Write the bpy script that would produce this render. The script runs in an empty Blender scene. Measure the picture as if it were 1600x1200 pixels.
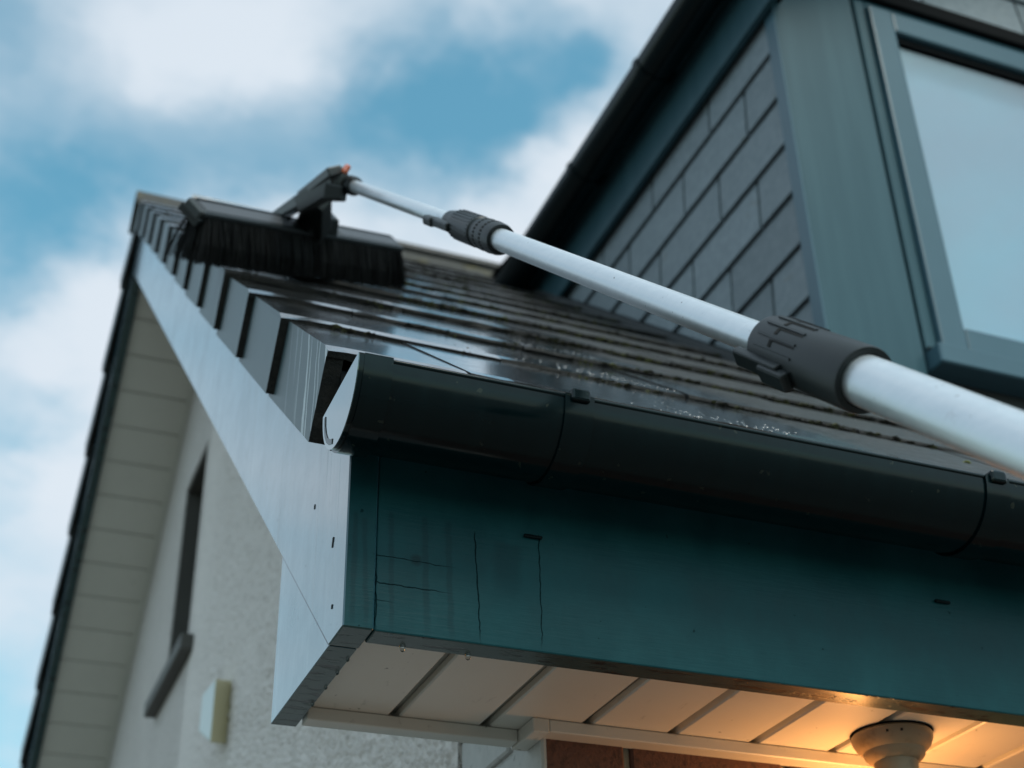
import bpy, bmesh, math, random
from mathutils import Vector, Matrix, noise

# ------------------------------------------------------------------ camera
S = bpy.context.scene
F_PX = 2256.9
RC = ((0.92921439, -0.36890099, -0.02174097),      # camera right, down, forward in world axes
      (0.18095350, 0.50551743, -0.84362785),
      (0.32220559, 0.77997704, 0.53648800))
CAM = Vector((-0.35554153, -1.32554224, -0.58065605))
right, down, fwd = (Vector(r) for r in RC)
cam_d = bpy.data.cameras.new('camera')
cam = bpy.data.objects.new('camera', cam_d)
S.collection.objects.link(cam)
m = Matrix((right, -down, -fwd)).transposed().to_4x4()
m.translation = CAM
cam.matrix_world = m
cam_d.sensor_width = 36.0
cam_d.lens = F_PX / 1600 * 36
cam_d.clip_start = 0.02
cam_d.clip_end = 2000
cam_d.dof.use_dof = True
cam_d.dof.focus_distance = 1.52
cam_d.dof.aperture_fstop = 5.4
cam_d.dof.aperture_blades = 7
S.camera = cam


def ray(px, py):
    return right * ((px - 800) / F_PX) + down * ((py - 600) / F_PX) + fwd


def at(px, py, depth):
    return CAM + ray(px, py) * depth


# ------------------------------------------------------------------ sky, sun, exposure
SUN_AZ, SUN_EL = math.radians(168), math.radians(51)      # azimuth from +Y towards +X
w = bpy.data.worlds.new('World')
S.world = w
w.use_nodes = True
NT = w.node_tree
NT.nodes.clear()


class G:
    """small helper to write node graphs"""
    def __init__(s, nt): s.nt = nt
    def n(s, t, **kw):
        nd = s.nt.nodes.new(t)
        for k, v in kw.items(): setattr(nd, k, v)
        return nd
    def put(s, sock, v):
        if hasattr(v, 'is_output') or isinstance(v, bpy.types.NodeSocket): s.nt.links.new(v, sock)
        elif v is not None: sock.default_value = v
    def math(s, op, a, b=0.0, c=0.0, clamp=False):
        nd = s.n('ShaderNodeMath', operation=op, use_clamp=clamp)
        s.put(nd.inputs[0], a); s.put(nd.inputs[1], b); s.put(nd.inputs[2], c)
        return nd.outputs[0]
    def vec(s, op, a, b=None, scale=None):
        nd = s.n('ShaderNodeVectorMath', operation=op)
        s.put(nd.inputs[0], a)
        if b is not None: s.put(nd.inputs[1], b)
        if scale is not None: s.put(nd.inputs['Scale'], scale)
        return nd.outputs['Value'] if op in ('DISTANCE', 'LENGTH', 'DOT_PRODUCT') else nd.outputs[0]
    def noise(s, v, scale, detail=4, rough=.55, dist=0.0, col=False):
        nd = s.n('ShaderNodeTexNoise')
        s.put(nd.inputs['Vector'], v); nd.inputs['Scale'].default_value = scale
        nd.inputs['Detail'].default_value = detail; nd.inputs['Roughness'].default_value = rough
        nd.inputs['Distortion'].default_value = dist
        return nd.outputs['Color'] if col else nd.outputs['Fac']
    def rng(s, v, a, b, c=0.0, d=1.0, smooth=True):
        nd = s.n('ShaderNodeMapRange', interpolation_type='SMOOTHSTEP' if smooth else 'LINEAR')
        for i, x in enumerate((v, a, b, c, d)): s.put(nd.inputs[i], x)
        return nd.outputs[0]
    def mix(s, f, a, b, mode='MIX'):
        nd = s.n('ShaderNodeMix', data_type='RGBA', blend_type=mode)
        s.put(nd.inputs[0], f); s.put(nd.inputs[6], a); s.put(nd.inputs[7], b)
        return nd.outputs[2]
    def comb(s, x, y, z):
        nd = s.n('ShaderNodeCombineXYZ')
        for i, q in enumerate((x, y, z)): s.put(nd.inputs[i], q)
        return nd.outputs[0]
    def sep(s, v):
        nd = s.n('ShaderNodeSeparateXYZ'); s.put(nd.inputs[0], v); return nd.outputs


g = G(NT)
sky = g.n('ShaderNodeTexSky', sky_type='NISHITA')
sky.sun_disc = False
sky.sun_elevation = SUN_EL
sky.sun_rotation = SUN_AZ
sky.air_density = 1.3
sky.dust_density = 1.5
sky.ozone_density = 3.0
tc = g.n('ShaderNodeTexCoord').outputs['Generated']
sx, sy, sz = g.sep(tc)
# cloud layer: flat sheet coordinates so that clouds shrink towards the horizon
zz = g.math('ADD', g.math('MAXIMUM', sz, 0.0), 0.25)
pl = g.comb(g.math('DIVIDE', sx, zz), g.math('DIVIDE', sy, zz), 3.7)
warp = g.vec('SCALE', g.vec('SUBTRACT', g.noise(pl, 3.2, 5, .6, col=True), (.5, .5, .5)), scale=.30)
dirw = g.vec('ADD', tc, g.vec('SCALE', warp, scale=.75))
dens = g.math('SUBTRACT', g.noise(g.vec('ADD', pl, warp), 3.6, 4, .5), .36)
dens = g.math('MULTIPLY_ADD', dens, 2.2, .24)
CLOUDS = [(370, 30, 190, .55), (905, 190, 150, .85), (800, 370, 190, .65), (80, 530, 170, .60), (60, 710, 130, .45), (560, 350, 150, .12),
          (20, 370, 220, -.95), (180, 300, 200, -.75), (340, 260, 180, -.60), (480, 220, 190, -.70), (610, 170, 200, -.85), (730, 110, 180, -.75), (850, 40, 165, -.90),
          (960, 10, 110, -.6), (40, 60, 260, -.70), (0, 1000, 260, -.25), (20, 620, 110, -.6), (610, 20, 160, -.35)]
for px, py, r, wt in CLOUDS:
    c = ray(px, py).normalized()
    d = g.vec('DISTANCE', dirw, tuple(c))
    dens = g.math('ADD', dens, g.rng(d, r / F_PX, 0.0, 0.0, wt))
cl = g.rng(dens, -.45, 1.15)
blue = g.mix(1.0, sky.outputs[0], (1.15, 1.95, 1.62, 1), 'MULTIPLY')
# direction of the sun; cloud brightness drifts with noise
sdir = Vector((math.sin(SUN_AZ) * math.cos(SUN_EL), math.cos(SUN_AZ) * math.cos(SUN_EL), math.sin(SUN_EL)))
cloud_tone = g.noise(pl, 1.3, 2)
cw = g.mix(cloud_tone, (5.2, 6.1, 7.1, 1), (7.4, 7.9, 8.4, 1))
skyc = g.mix(g.math('MULTIPLY', cl, .96), blue, cw)
# below the horizon: the dull ground
low = g.rng(sz, -.02, .02)
skyc = g.mix(low, (.6, .65, .6, 1), skyc)
bg = g.n('ShaderNodeBackground')
g.put(bg.inputs[0], skyc)
bg.inputs[1].default_value = 0.10
NT.links.new(bg.outputs[0], g.n('ShaderNodeOutputWorld').inputs[0])

sun_d = bpy.data.lights.new('sun', 'SUN')
sun_d.energy = 1.5
sun_d.angle = math.radians(20)
sun_d.color = (1.0, .95, .88)
sun = bpy.data.objects.new('sun', sun_d)
S.collection.objects.link(sun)
sun.rotation_euler = sdir.to_track_quat('Z', 'Y').to_euler()
sun.location = sdir * 20

S.render.engine = 'CYCLES'
S.view_settings.view_transform = 'Standard'
S.view_settings.look = 'None'
S.view_settings.exposure = 0.2
S.view_settings.gamma = 1.0
S.view_settings.use_curve_mapping = False
S.cycles.use_denoising = True
S.cycles.max_bounces = 8
S.cycles.sample_clamp_indirect = 6.0

# ------------------------------------------------------------------ materials
MATS = {}


def mat(name, rough=.5, base=(.5, .5, .5), spec=.5, metallic=0.0, ior=1.5, coat=0.0, coat_rough=.1):
    M = bpy.data.materials.new(name)
    M.use_nodes = True
    nt = M.node_tree
    b = nt.nodes['Principled BSDF']
    b.inputs['Base Color'].default_value = (*base, 1)
    b.inputs['Roughness'].default_value = rough
    b.inputs['Metallic'].default_value = metallic
    b.inputs['IOR'].default_value = ior
    b.inputs['Specular IOR Level'].default_value = spec
    b.inputs['Coat Weight'].default_value = coat
    b.inputs['Coat Roughness'].default_value = coat_rough
    MATS[name] = M
    q = G(nt)
    pos = q.n('ShaderNodeNewGeometry').outputs['Position']
    return M, q, b, pos


def bump(q, b, h, strength=.3, dist=.002, coat=False):
    nd = q.n('ShaderNodeBump')
    nd.inputs['Strength'].default_value = strength
    nd.inputs['Distance'].default_value = dist
    q.put(nd.inputs['Height'], h)
    q.put(b.inputs['Normal'], nd.outputs[0])
    if coat: q.put(b.inputs['Coat Normal'], nd.outputs[0])


def segment_mask(q, a_sock, b_sock, a0, b0, a1, b1, width, wob):
    """soft mask of a wobbly line from (a0,b0) to (a1,b1) in two coordinates (a crack, a run of water or the painted bracket shadow)"""
    L = math.hypot(a1 - a0, b1 - b0)
    ux, uy = (a1 - a0) / L, (b1 - b0) / L
    da = q.math('SUBTRACT', a_sock, a0); db = q.math('SUBTRACT', b_sock, b0)
    t = q.math('ADD', q.math('MULTIPLY', da, ux), q.math('MULTIPLY', db, uy))
    d = q.math('SUBTRACT', q.math('MULTIPLY', db, ux), q.math('MULTIPLY', da, uy))
    d = q.math('ABSOLUTE', q.math('ADD', d, wob))
    m = q.rng(d, width, width * .35)
    m = q.math('MULTIPLY', m, q.rng(t, -.004, .003))
    return q.math('MULTIPLY', m, q.rng(t, L + .01, L - (.02 if width < .01 else L * .8)))


def px_on_y(px, py, y):
    v = ray(px, py); t = (y - CAM.y) / v.y
    p = CAM + v * t
    return p.x, p.z


# glossy dark teal paint on the front fascia, with cracks, runs of rain and a painted bracket shadow
M, q, b, pos = mat('teal_fascia_paint', .3, spec=.22, coat=.04, coat_rough=.2)
X, Y, Z = q.sep(pos)
grain = q.noise(q.vec('MULTIPLY', pos, (4, 60, 60)), 6, 5, .6)
blot = q.noise(q.vec('MULTIPLY', pos, (1, 1, .7)), 9, 5, .6)
fine = q.noise(pos, 160, 3, .6)
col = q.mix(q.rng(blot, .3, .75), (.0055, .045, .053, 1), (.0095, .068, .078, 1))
wob = q.math('MULTIPLY', q.math('SUBTRACT', q.noise(pos, 55, 3), .5), .006)
dark = None
for (p0, p1, wd) in [((586, 866), (706, 886), .0008), ((586, 908), (700, 926), .0009), ((586, 936), (612, 940), .0008),
                     ((742, 832), (752, 1000), .0012), ((842, 836), (848, 1008), .0010), ((588, 800), (588, 985), .0009)]:
    a0, b0 = px_on_y(*p0, 0); a1, b1 = px_on_y(*p1, 0)
    mk = segment_mask(q, X, Z, a0, b0, a1, b1, wd, wob)
    dark = mk if dark is None else q.math('MAXIMUM', dark, mk)
runs_shadow = None
for (p0, p1, wd) in [((612, 800), (612, 985), .004), ((664, 808), (668, 990), .005), ((700, 815), (706, 1000), .005), ((556, 800), (550, 975), .004),
                     ((570, 810), (572, 980), .004), ((795, 850), (790, 960), .022)]:  # the wide last entry paints the first bracket's shadow on the board
    a0, b0 = px_on_y(*p0, 0); a1, b1 = px_on_y(*p1, 0)
    mk = segment_mask(q, X, Z, a0, b0, a1, b1, wd, wob)
    runs_shadow = mk if runs_shadow is None else q.math('MAXIMUM', runs_shadow, mk)
knot = q.rng(q.vec('DISTANCE', q.comb(X, 0, Z), (px_on_y(651, 874, 0)[0], 0, px_on_y(651, 874, 0)[1])), .009, .003)
col = q.mix(q.math('MULTIPLY', runs_shadow, .40), col, (.0025, .022, .028, 1))
specks = q.rng(q.noise(pos, 95, 2, .5), .735, .76)
dark = q.math('MULTIPLY', q.math('MAXIMUM', dark, q.math('MULTIPLY', specks, .7)), .85)
col = q.mix(q.math('MAXIMUM', dark, q.math('MULTIPLY', knot, .5)), col, (.001, .004, .005, 1))
q.put(b.inputs['Base Color'], col)
q.put(b.inputs['Roughness'], q.rng(blot, .3, .7, .30, .48))
h = q.math('MULTIPLY', grain, .35)
h = q.math('ADD', h, q.math('MULTIPLY', fine, .12))
q.put(b.inputs['Specular IOR Level'], q.math('MULTIPLY', q.math('SUBTRACT', 1.0, dark), .13))
q.put(b.inputs['Coat Weight'], q.math('MULTIPLY', q.math('SUBTRACT', 1.0, dark), .04))
bump(q, b, h, .42, .0018, True)

# the same paint on the bargeboard, smoother, wet, reflected sky mixed into its colour, with fine vertical scratches
M, q, b, pos = mat('teal_barge_paint', .14, coat=.8, coat_rough=.10, ior=1.55)
X, Y, Z = q.sep(pos)
blot = q.noise(pos, 7, 4, .6)
scr = q.noise(q.vec('MULTIPLY', pos, (1, 120, 1.5)), 1.0, 3, .6)
line = q.rng(scr, .62, .68)
big = q.noise(q.vec('MULTIPLY', pos, (1, 55, .8)), 1.0, 2, .5)
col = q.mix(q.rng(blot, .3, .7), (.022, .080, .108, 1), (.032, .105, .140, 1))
col = q.mix(q.math('MULTIPLY', line, .5), col, (.35, .42, .44, 1))
specks = q.rng(q.noise(pos, 70, 2, .5), .735, .75)
col = q.mix(q.math('MULTIPLY', specks, .8), col, (.01, .015, .015, 1))
q.put(b.inputs['Base Color'], col)
b.inputs['Coat IOR'].default_value = 1.58
q.put(b.inputs['Roughness'], q.rng(blot, .3, .75, .15, .28))
cwt = q.math('MULTIPLY_ADD', q.math('MAXIMUM', line, specks), -.55, .82)
q.put(b.inputs['Coat Weight'], q.math('MULTIPLY', cwt, q.rng(q.noise(pos, 22, 4, .6), .3, .7, .85, 1.0)))
bump(q, b, q.math('ADD', q.math('MULTIPLY', big, .5), q.math('MULTIPLY', line, .25)), .22, .0010, True)

# paint on lower edges: dull, chipped
M, q, b, pos = mat('teal_edge_paint', .27)
chip = q.rng(q.noise(q.vec('MULTIPLY', pos, (18, 70, 70)), 1.0, 4, .65), .55, .60)
col = q.mix(q.noise(pos, 30, 4), (.020, .045, .045, 1), (.040, .075, .072, 1))
col = q.mix(chip, col, (.006, .010, .010, 1))
q.put(b.inputs['Base Color'], col)
bump(q, b, q.math('MULTIPLY', chip, -1), .4, .001)

# black-green plastic gutter
M, q, b, pos = mat('gutter_plastic', .28, spec=.26)
dirt = q.noise(q.vec('MULTIPLY', pos, (28, 5, 5)), 1.6, 5, .6)
spk = q.rng(q.noise(pos, 75, 2, .5), .70, .74)
col = q.mix(q.rng(dirt, .4, .7), (.0012, .0070, .0085, 1), (.0018, .0090, .0108, 1))
col = q.mix(q.math('MULTIPLY', spk, .6), col, (.035, .04, .03, 1))
q.put(b.inputs['Base Color'], col)
q.put(b.inputs['Roughness'], q.rng(dirt, .35, .7, .13, .19))
bump(q, b, q.noise(pos, 20, 3), .06, .002)

# stop end of the gutter
M, q, b, pos = mat('stop_end_plastic', .10, (.02, .05, .055), coat=1.0, coat_rough=.05)
b.inputs['Coat IOR'].default_value = 1.8

# concrete roof tiles, wet where the brush has been
def tile_material(name, c0, c1, wetness):
    M, q, b, pos = mat(name, .6)
    X, Y, Z = q.sep(pos)
    big = q.noise(pos, 5, 5, .6)
    mid = q.noise(pos, 40, 5, .65)
    fin = q.noise(pos, 230, 3, .7)
    rnd = q.n('ShaderNodeObjectInfo').outputs['Random']
    col = q.mix(q.rng(mid, .3, .72), c0, c1)
    col = q.mix(q.math('MULTIPLY', rnd, 0.35 if wetness else .38), col, (.022, .022, .022, 1) if wetness else (.07, .09, .10, 1))
    lich = q.rng(q.noise(pos, 17, 4, .6), .66, .72)
    col = q.mix(q.math('MULTIPLY', lich, .35), col, (.17, .165, .13, 1))
    if wetness:
        edge = q.math('ADD', X, q.math('MULTIPLY', q.math('SUBTRACT', q.noise(q.vec('MULTIPLY', pos, (6, 1.2, 1.2)), 1.5, 4), .5), .35))
        wet = q.rng(edge, .78, .56)
        # running water breaks up into beads near the margin of the wet strip
        bead = q.math('MULTIPLY', q.rng(edge, .85, .5), q.rng(q.noise(q.vec('MULTIPLY', pos, (1, .5, .5)), 85, 2), .56, .62))
        wet = q.math('MAXIMUM', wet, bead)
        streak = q.noise(q.vec('MULTIPLY', pos, (26, 120, 120)), 1.0, 4, .65)
        hole = q.rng(streak, .40, .56)
        col = q.mix(q.math('MULTIPLY', wet, .55), col, (.018, .020, .020, 1))
        dryr = q.rng(mid, .3, .7, .38, .6)
        wetr = q.rng(hole, 0, 1, .30, .09)
        r = q.mix(wet, q.comb(dryr, dryr, dryr), q.comb(wetr, wetr, wetr))
        q.put(b.inputs['Roughness'], q.sep(r)[0])
        q.put(b.inputs['Coat Weight'], wet)
        b.inputs['Coat Roughness'].default_value = .10
        hh = q.math('ADD', q.math('MULTIPLY', fin, .25), q.math('MULTIPLY', mid, .6))
        hh = q.math('ADD', hh, q.math('MULTIPLY', q.math('MULTIPLY', streak, wet), 1.6))
        bump(q, b, hh, .28, .0018)
    else:
        bump(q, b, q.math('ADD', q.math('MULTIPLY', fin, .5), mid), .25, .0015)
    q.put(b.inputs['Base Color'], col)
    return M, q, b, pos


tile_material('roof_tile_concrete', (.030, .031, .031, 1), (.068, .069, .068, 1), True)
M, q, b, pos = tile_material('hung_tile_slate', (.19, .235, .262, 1), (.255, .302, .335, 1), False)
b.inputs['Roughness'].default_value = .55

# tile front edges, dark with moss
M, q, b, pos = mat('tile_edge', .85)
col = q.mix(q.rng(q.noise(pos, 90, 4, .7), .35, .7), (.006, .0058, .0055, 1), (.020, .017, .0145, 1))
q.put(b.inputs['Base Color'], col)
bump(q, b, q.noise(pos, 180, 4, .7), .8, .003)

# grey cloak face of the verge tiles with white lime runs
M, q, b, pos = mat('verge_cloak', .45, spec=.35, coat=.08, coat_rough=.3)
X, Y, Z = q.sep(pos)
col = q.mix(q.noise(pos, 40, 5, .6), (.052, .088, .098, 1), (.078, .118, .128, 1))
wv = q.math('ADD', Y, q.math('MULTIPLY', q.math('SUBTRACT', q.noise(pos, 18, 2), .5), .012))
run = q.noise(q.comb(0, q.math('MULTIPLY', wv, 95), q.math('MULTIPLY', Z, 2.0)), 1.0, 2, .5)
run = q.rng(run, .60, .66)
front = q.rng(Y, .30, .12)
col = q.mix(q.math('MULTIPLY', run, q.math('MULTIPLY', front, .85)), col, (.62, .68, .70, 1))
q.put(b.inputs['Base Color'], col)
bump(q, b, q.noise(pos, 120, 4, .6), .18, .001)

# moss
M, q, b, pos = mat('moss', .95)
col = q.mix(q.rng(q.noise(pos, 25, 3), .42, .66), (.020, .017, .012, 1), (.085, .085, .028, 1))
q.put(b.inputs['Base Color'], col)

# ridge tiles with ochre lichen
M, q, b, pos = mat('ridge_concrete', .8)
l = q.rng(q.noise(pos, 6, 4, .6), .50, .66)
col = q.mix(l, (.060, .058, .052, 1), (.115, .095, .035, 1))
col = q.mix(q.rng(q.noise(pos, 25, 4), .4, .7, 0, .6), col, (.045, .042, .036, 1))
q.put(b.inputs['Base Color'], col)
bump(q, b, q.noise(pos, 60, 4, .7), .5, .004)

# roughcast render: stones thrown on
M, q, b, pos = mat('roughcast', .9)
vo = q.n('ShaderNodeTexVoronoi'); q.put(vo.inputs['Vector'], q.vec('ADD', pos, q.vec('SCALE', q.noise(pos, 60, 2, col=True), scale=.012)))
vo.inputs['Scale'].default_value = 125
stone = q.rng(vo.outputs['Distance'], .75, .05)
rc = q.math('ADD', stone, q.math('MULTIPLY', q.noise(pos, 45, 4), 1.2))
big = q.noise(pos, 3, 4)
col = q.mix(big, (.68, .63, .595, 1), (.77, .72, .685, 1))
col = q.mix(q.rng(q.noise(pos, 14, 5, .65), .55, .75, 0, .25), col, (.36, .33, .30, 1))
col = q.mix(q.rng(q.noise(pos, 90, 3, .6), .50, .72, 0, .40), col, (.34, .33, .31, 1))
q.put(b.inputs['Base Color'], col)
bump(q, b, rc, .9, .006)

M, q, b, pos = mat('roughcast_stones', .85)
big = q.noise(pos, 3, 4)
col = q.mix(big, (.68, .63, .595, 1), (.77, .72, .685, 1))
col = q.mix(q.rng(q.noise(pos, 14, 5, .65), .55, .75, 0, .25), col, (.36, .33, .30, 1))
col = q.mix(q.rng(q.noise(pos, 90, 3, .6), .50, .72, 0, .40), col, (.34, .33, .31, 1))
q.put(b.inputs['Base Color'], col)
bump(q, b, q.noise(pos, 350, 3), .4, .001)

M, q, b, pos = mat('painted_brick', .75)
col = q.mix(q.noise(pos, 30, 5, .65), (.40, .40, .385, 1), (.58, .57, .55, 1))
col = q.mix(q.rng(q.noise(pos, 50, 4), .58, .7, 0, .6), col, (.16, .17, .15, 1))
q.put(b.inputs['Base Color'], col)
bump(q, b, q.noise(pos, 90, 4, .7), .5, .002)

M, q, b, pos = mat('brick_clay', .85)
rnd = q.n('ShaderNodeObjectInfo').outputs['Random']
col = q.mix(rnd, (.075, .034, .026, 1), (.115, .052, .038, 1))
col = q.mix(q.rng(q.noise(pos, 70, 4, .7), .45, .7, 0, .6), col, (.035, .020, .016, 1))
q.put(b.inputs['Base Color'], col)
bump(q, b, q.noise(pos, 130, 4, .7), .8, .003)

M, q, b, pos = mat('mortar', .9)
q.put(b.inputs['Base Color'], q.mix(q.noise(pos, 80, 4), (.30, .25, .18, 1), (.42, .36, .27, 1)))
bump(q, b, q.noise(pos, 150, 3), .5, .002)

M, q, b, pos = mat('far_brickwork', .85)
bt = q.n('ShaderNodeTexBrick')
X, Y, Z = q.sep(pos)
q.put(bt.inputs['Vector'], q.comb(X, Z, 0))
bt.inputs['Color1'].default_value = (.16, .07, .045, 1); bt.inputs['Color2'].default_value = (.12, .05, .035, 1)
bt.inputs['Mortar'].default_value = (.36, .3, .22, 1); bt.inputs['Scale'].default_value = 1.0
bt.inputs['Mortar Size'].default_value = .005; bt.inputs['Brick Width'].default_value = .225; bt.inputs['Row Height'].default_value = .075
q.put(b.inputs['Base Color'], bt.outputs['Color'])

# white soffit boards, slightly dirty
def soffit_mat(name, c):
    M, q, b, pos = mat(name, .38)
    d = q.rng(q.noise(q.vec('MULTIPLY', pos, (40, 12, 40)), 1.6, 5, .65), .62, .72)
    s2 = q.noise(pos, 6, 4)
    col = q.mix(s2, tuple(x * .88 for x in c) + (1,), c + (1,))
    col = q.mix(q.math('MULTIPLY', d, .28), col, (.20, .19, .16, 1))
    dots = q.rng(q.noise(pos, 60, 2), .74, .76)
    col = q.mix(q.math('MULTIPLY', dots, .7), col, (.08, .07, .05, 1))
    q.put(b.inputs['Base Color'], col)
    bump(q, b, q.noise(pos, 25, 3), .05, .002)


soffit_mat('soffit_white', (.66, .635, .575))
soffit_mat('trim_white', (.62, .60, .545))
mat('groove_grey', .6, (.42, .41, .37))

# dormer window paint
M, q, b, pos = mat('dormer_teal', .36, spec=.3)
st = q.noise(q.vec('MULTIPLY', pos, (22, 22, 1.6)), 1.0, 4, .6)
col = q.mix(q.rng(st, .3, .72), (.033, .085, .108, 1), (.045, .105, .130, 1))
q.put(b.inputs['Base Color'], col)
M, q, b, pos = mat('frame_teal', .34)
col = q.mix(q.noise(pos, 8, 4), (.055, .118, .155, 1), (.070, .142, .182, 1))
q.put(b.inputs['Base Color'], col)
mat('gasket_black', .8, (.007, .008, .009), spec=.08)
mat('lead_grey', .55, (.03, .035, .037))
M, q, b, pos = mat('sky_tint_backing', .7)  # sheet behind the glass, reflected sky put into its pale blue
q.put(b.inputs['Base Color'], q.mix(q.noise(pos, 3, 3), (.22, .44, .60, 1), (.34, .56, .72, 1)))

M = bpy.data.materials.new('window_glass'); M.use_nodes = True; MATS['window_glass'] = M
q = G(M.node_tree); M.node_tree.nodes.clear()
lw = q.n('ShaderNodeLayerWeight')
fr = q.math('MULTIPLY_ADD', q.math('POWER', lw.outputs['Facing'], 4.0), .75, .24)
tr = q.n('ShaderNodeBsdfTransparent'); tr.inputs[0].default_value = (.93, .97, .98, 1)
gl = q.n('ShaderNodeBsdfGlossy'); gl.inputs['Roughness'].default_value = .02
mx = q.n('ShaderNodeMixShader'); q.put(mx.inputs[0], fr)
M.node_tree.links.new(tr.outputs[0], mx.inputs[1]); M.node_tree.links.new(gl.outputs[0], mx.inputs[2])
M.node_tree.links.new(mx.outputs[0], q.n('ShaderNodeOutputMaterial').inputs[0])

M, q, b, pos = mat('window_lining', .6)
q.put(b.inputs['Base Color'], q.mix(q.noise(pos, 12, 4), (.060, .058, .052, 1), (.10, .095, .085, 1)))
mat('dark_glass', .05, (.02, .025, .03))

# pole and brush
M, q, b, pos = mat('pole_aluminium', .30, (.78, .80, .82), metallic=.7)
sc = q.noise(q.vec('MULTIPLY', pos, (60, 20, 60)), 2.0, 5, .7)
spk = q.math('MAXIMUM', q.rng(q.noise(pos, 150, 2), .72, .76), q.rng(q.noise(pos, 22, 6, .75), .62, .74, 0, .45))
q.put(b.inputs['Base Color'], q.mix(spk, q.mix(q.rng(sc, .35, .7), (.72, .77, .81, 1), (.77, .81, .85, 1)), (.3, .3, .3, 1)))
q.put(b.inputs['Roughness'], q.rng(sc, .3, .7, .33, .38))
M, q, b, pos = mat('black_plastic', .42)
q.put(b.inputs['Base Color'], q.mix(q.noise(pos, 40, 4), (.006, .010, .011, 1), (.011, .016, .018, 1)))
bump(q, b, q.noise(pos, 500, 3), .12, .0005)
mat('grey_plastic', .3, (.06, .068, .072), spec=.35)
mat('panel_grey', .4, (.085, .09, .10), spec=.3)
mat('orange_button', .35, (.75, .14, .03))
mat('pole_bore', .9, (.006, .006, .006))
M, q, b, pos = mat('bristle_black', .6, (.002, .0024, .0028), spec=.25)

# lamp and alarm box
M, q, b, pos = mat('lamp_plastic', .4)
q.put(b.inputs['Base Color'], q.mix(q.rng(q.noise(pos, 50, 4), .5, .75), (.30, .225, .145, 1), (.21, .15, .09, 1)))
M = bpy.data.materials.new('lamp_glow'); M.use_nodes = True; MATS['lamp_glow'] = M
nb = M.node_tree.nodes['Principled BSDF']
nb.inputs['Base Color'].default_value = (.9, .7, .5, 1)
nb.inputs['Emission Color'].default_value = (1, .52, .20, 1)
nb.inputs['Emission Strength'].default_value = 6
M, q, b, pos = mat('box_face', .35)
q.put(b.inputs['Base Color'], q.mix(q.noise(pos, 14, 4), (.58, .68, .68, 1), (.68, .76, .75, 1)))
M, q, b, pos = mat('box_side', .5)
q.put(b.inputs['Base Color'], q.mix(q.noise(pos, 14, 4), (.62, .55, .32, 1), (.70, .64, .44, 1)))
mat('box_base', .5, (.30, .28, .20))
mat('leaf_yellow', .6, (.30, .30, .03))
mat('nail_rust', .8, (.012, .010, .010))

M = bpy.data.materials.new('water'); M.use_nodes = True; MATS['water'] = M
nb = M.node_tree.nodes['Principled BSDF']
nb.inputs['Base Color'].default_value = (.75, .8, .8, 1); nb.inputs['Roughness'].default_value = .02
nb.inputs['Transmission Weight'].default_value = 1.0; nb.inputs['IOR'].default_value = 1.33

mat('water_film', .04, (.05, .055, .055), coat=1.0, coat_rough=.02)

M, q, b, pos = mat('gravel_ground', .95)
vo = q.n('ShaderNodeTexVoronoi'); q.put(vo.inputs['Vector'], pos); vo.inputs['Scale'].default_value = 30
col = q.mix(q.noise(pos, 1.2, 5), (.10, .10, .09, 1), (.17, .165, .15, 1))
q.put(b.inputs['Base Color'], q.mix(vo.outputs['Distance'], q.mix(.4, col, (.05, .05, .045, 1)), col))
bump(q, b, vo.outputs['Distance'], .5, .02)

# ------------------------------------------------------------------ mesh helpers
COL = S.collection
rnd = random.Random(11)


def link(name, me, parent=None, mats=()):
    o = bpy.data.objects.new(name, me)
    COL.objects.link(o)
    if me is not None and not me.materials:
        for mm in mats: me.materials.append(MATS[mm])
    if parent is not None: adopt(o, parent)
    return o


ROOTLOC = {}


def world_loc(o):
    v = Vector(o.location) if o.parent is None else Vector((0, 0, 0))
    return ROOTLOC.get(o.name, Vector((0, 0, 0)))


def adopt(o, parent):
    o.parent = parent
    # every mesh part is written in world coordinates, so undo the parent's transform
    o.matrix_parent_inverse = PINV.get(parent.name, Matrix.Identity(4))


PINV = {}


def thing(name, loc, label, cat, group=None):
    o = bpy.data.objects.new(name, None)
    COL.objects.link(o)
    o.location = loc
    o.empty_display_size = .1
    o['label'] = label
    o['category'] = cat
    if group: o['group'] = group
    PINV[o.name] = Matrix.Translation(-Vector(loc))
    return o


def tag(o, label, cat, group=None):
    o['label'] = label; o['category'] = cat
    if group: o['group'] = group
    return o


def mesh(name, verts, faces, mi=None, smooth=False):
    me = bpy.data.meshes.new(name)
    me.from_pydata([tuple(v) for v in verts], [], faces)
    if mi: me.polygons.foreach_set('material_index', mi)
    if smooth: me.polygons.foreach_set('use_smooth', [True] * len(me.polygons))
    me.update()
    return me


def fix(me):
    bm = bmesh.new(); bm.from_mesh(me)
    bmesh.ops.recalc_face_normals(bm, faces=bm.faces)
    bm.to_mesh(me); bm.free()
    return me


BOXF = [(0, 3, 2, 1), (4, 5, 6, 7), (0, 1, 5, 4), (1, 2, 6, 5), (2, 3, 7, 6), (3, 0, 4, 7)]


def boxv(x0, x1, y0, y1, z0, z1):
    return [(x0, y0, z0), (x1, y0, z0), (x1, y1, z0), (x0, y1, z0), (x0, y0, z1), (x1, y0, z1), (x1, y1, z1), (x0, y1, z1)]


def box(name, x0, x1, y0, y1, z0, z1, mats, parent, bevel=0.0, seg=1):
    me = mesh(name, boxv(x0, x1, y0, y1, z0, z1), BOXF)
    if bevel: bev(me, bevel, seg)
    return link(name, me, parent, mats if isinstance(mats, (tuple, list)) else (mats,))


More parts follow.
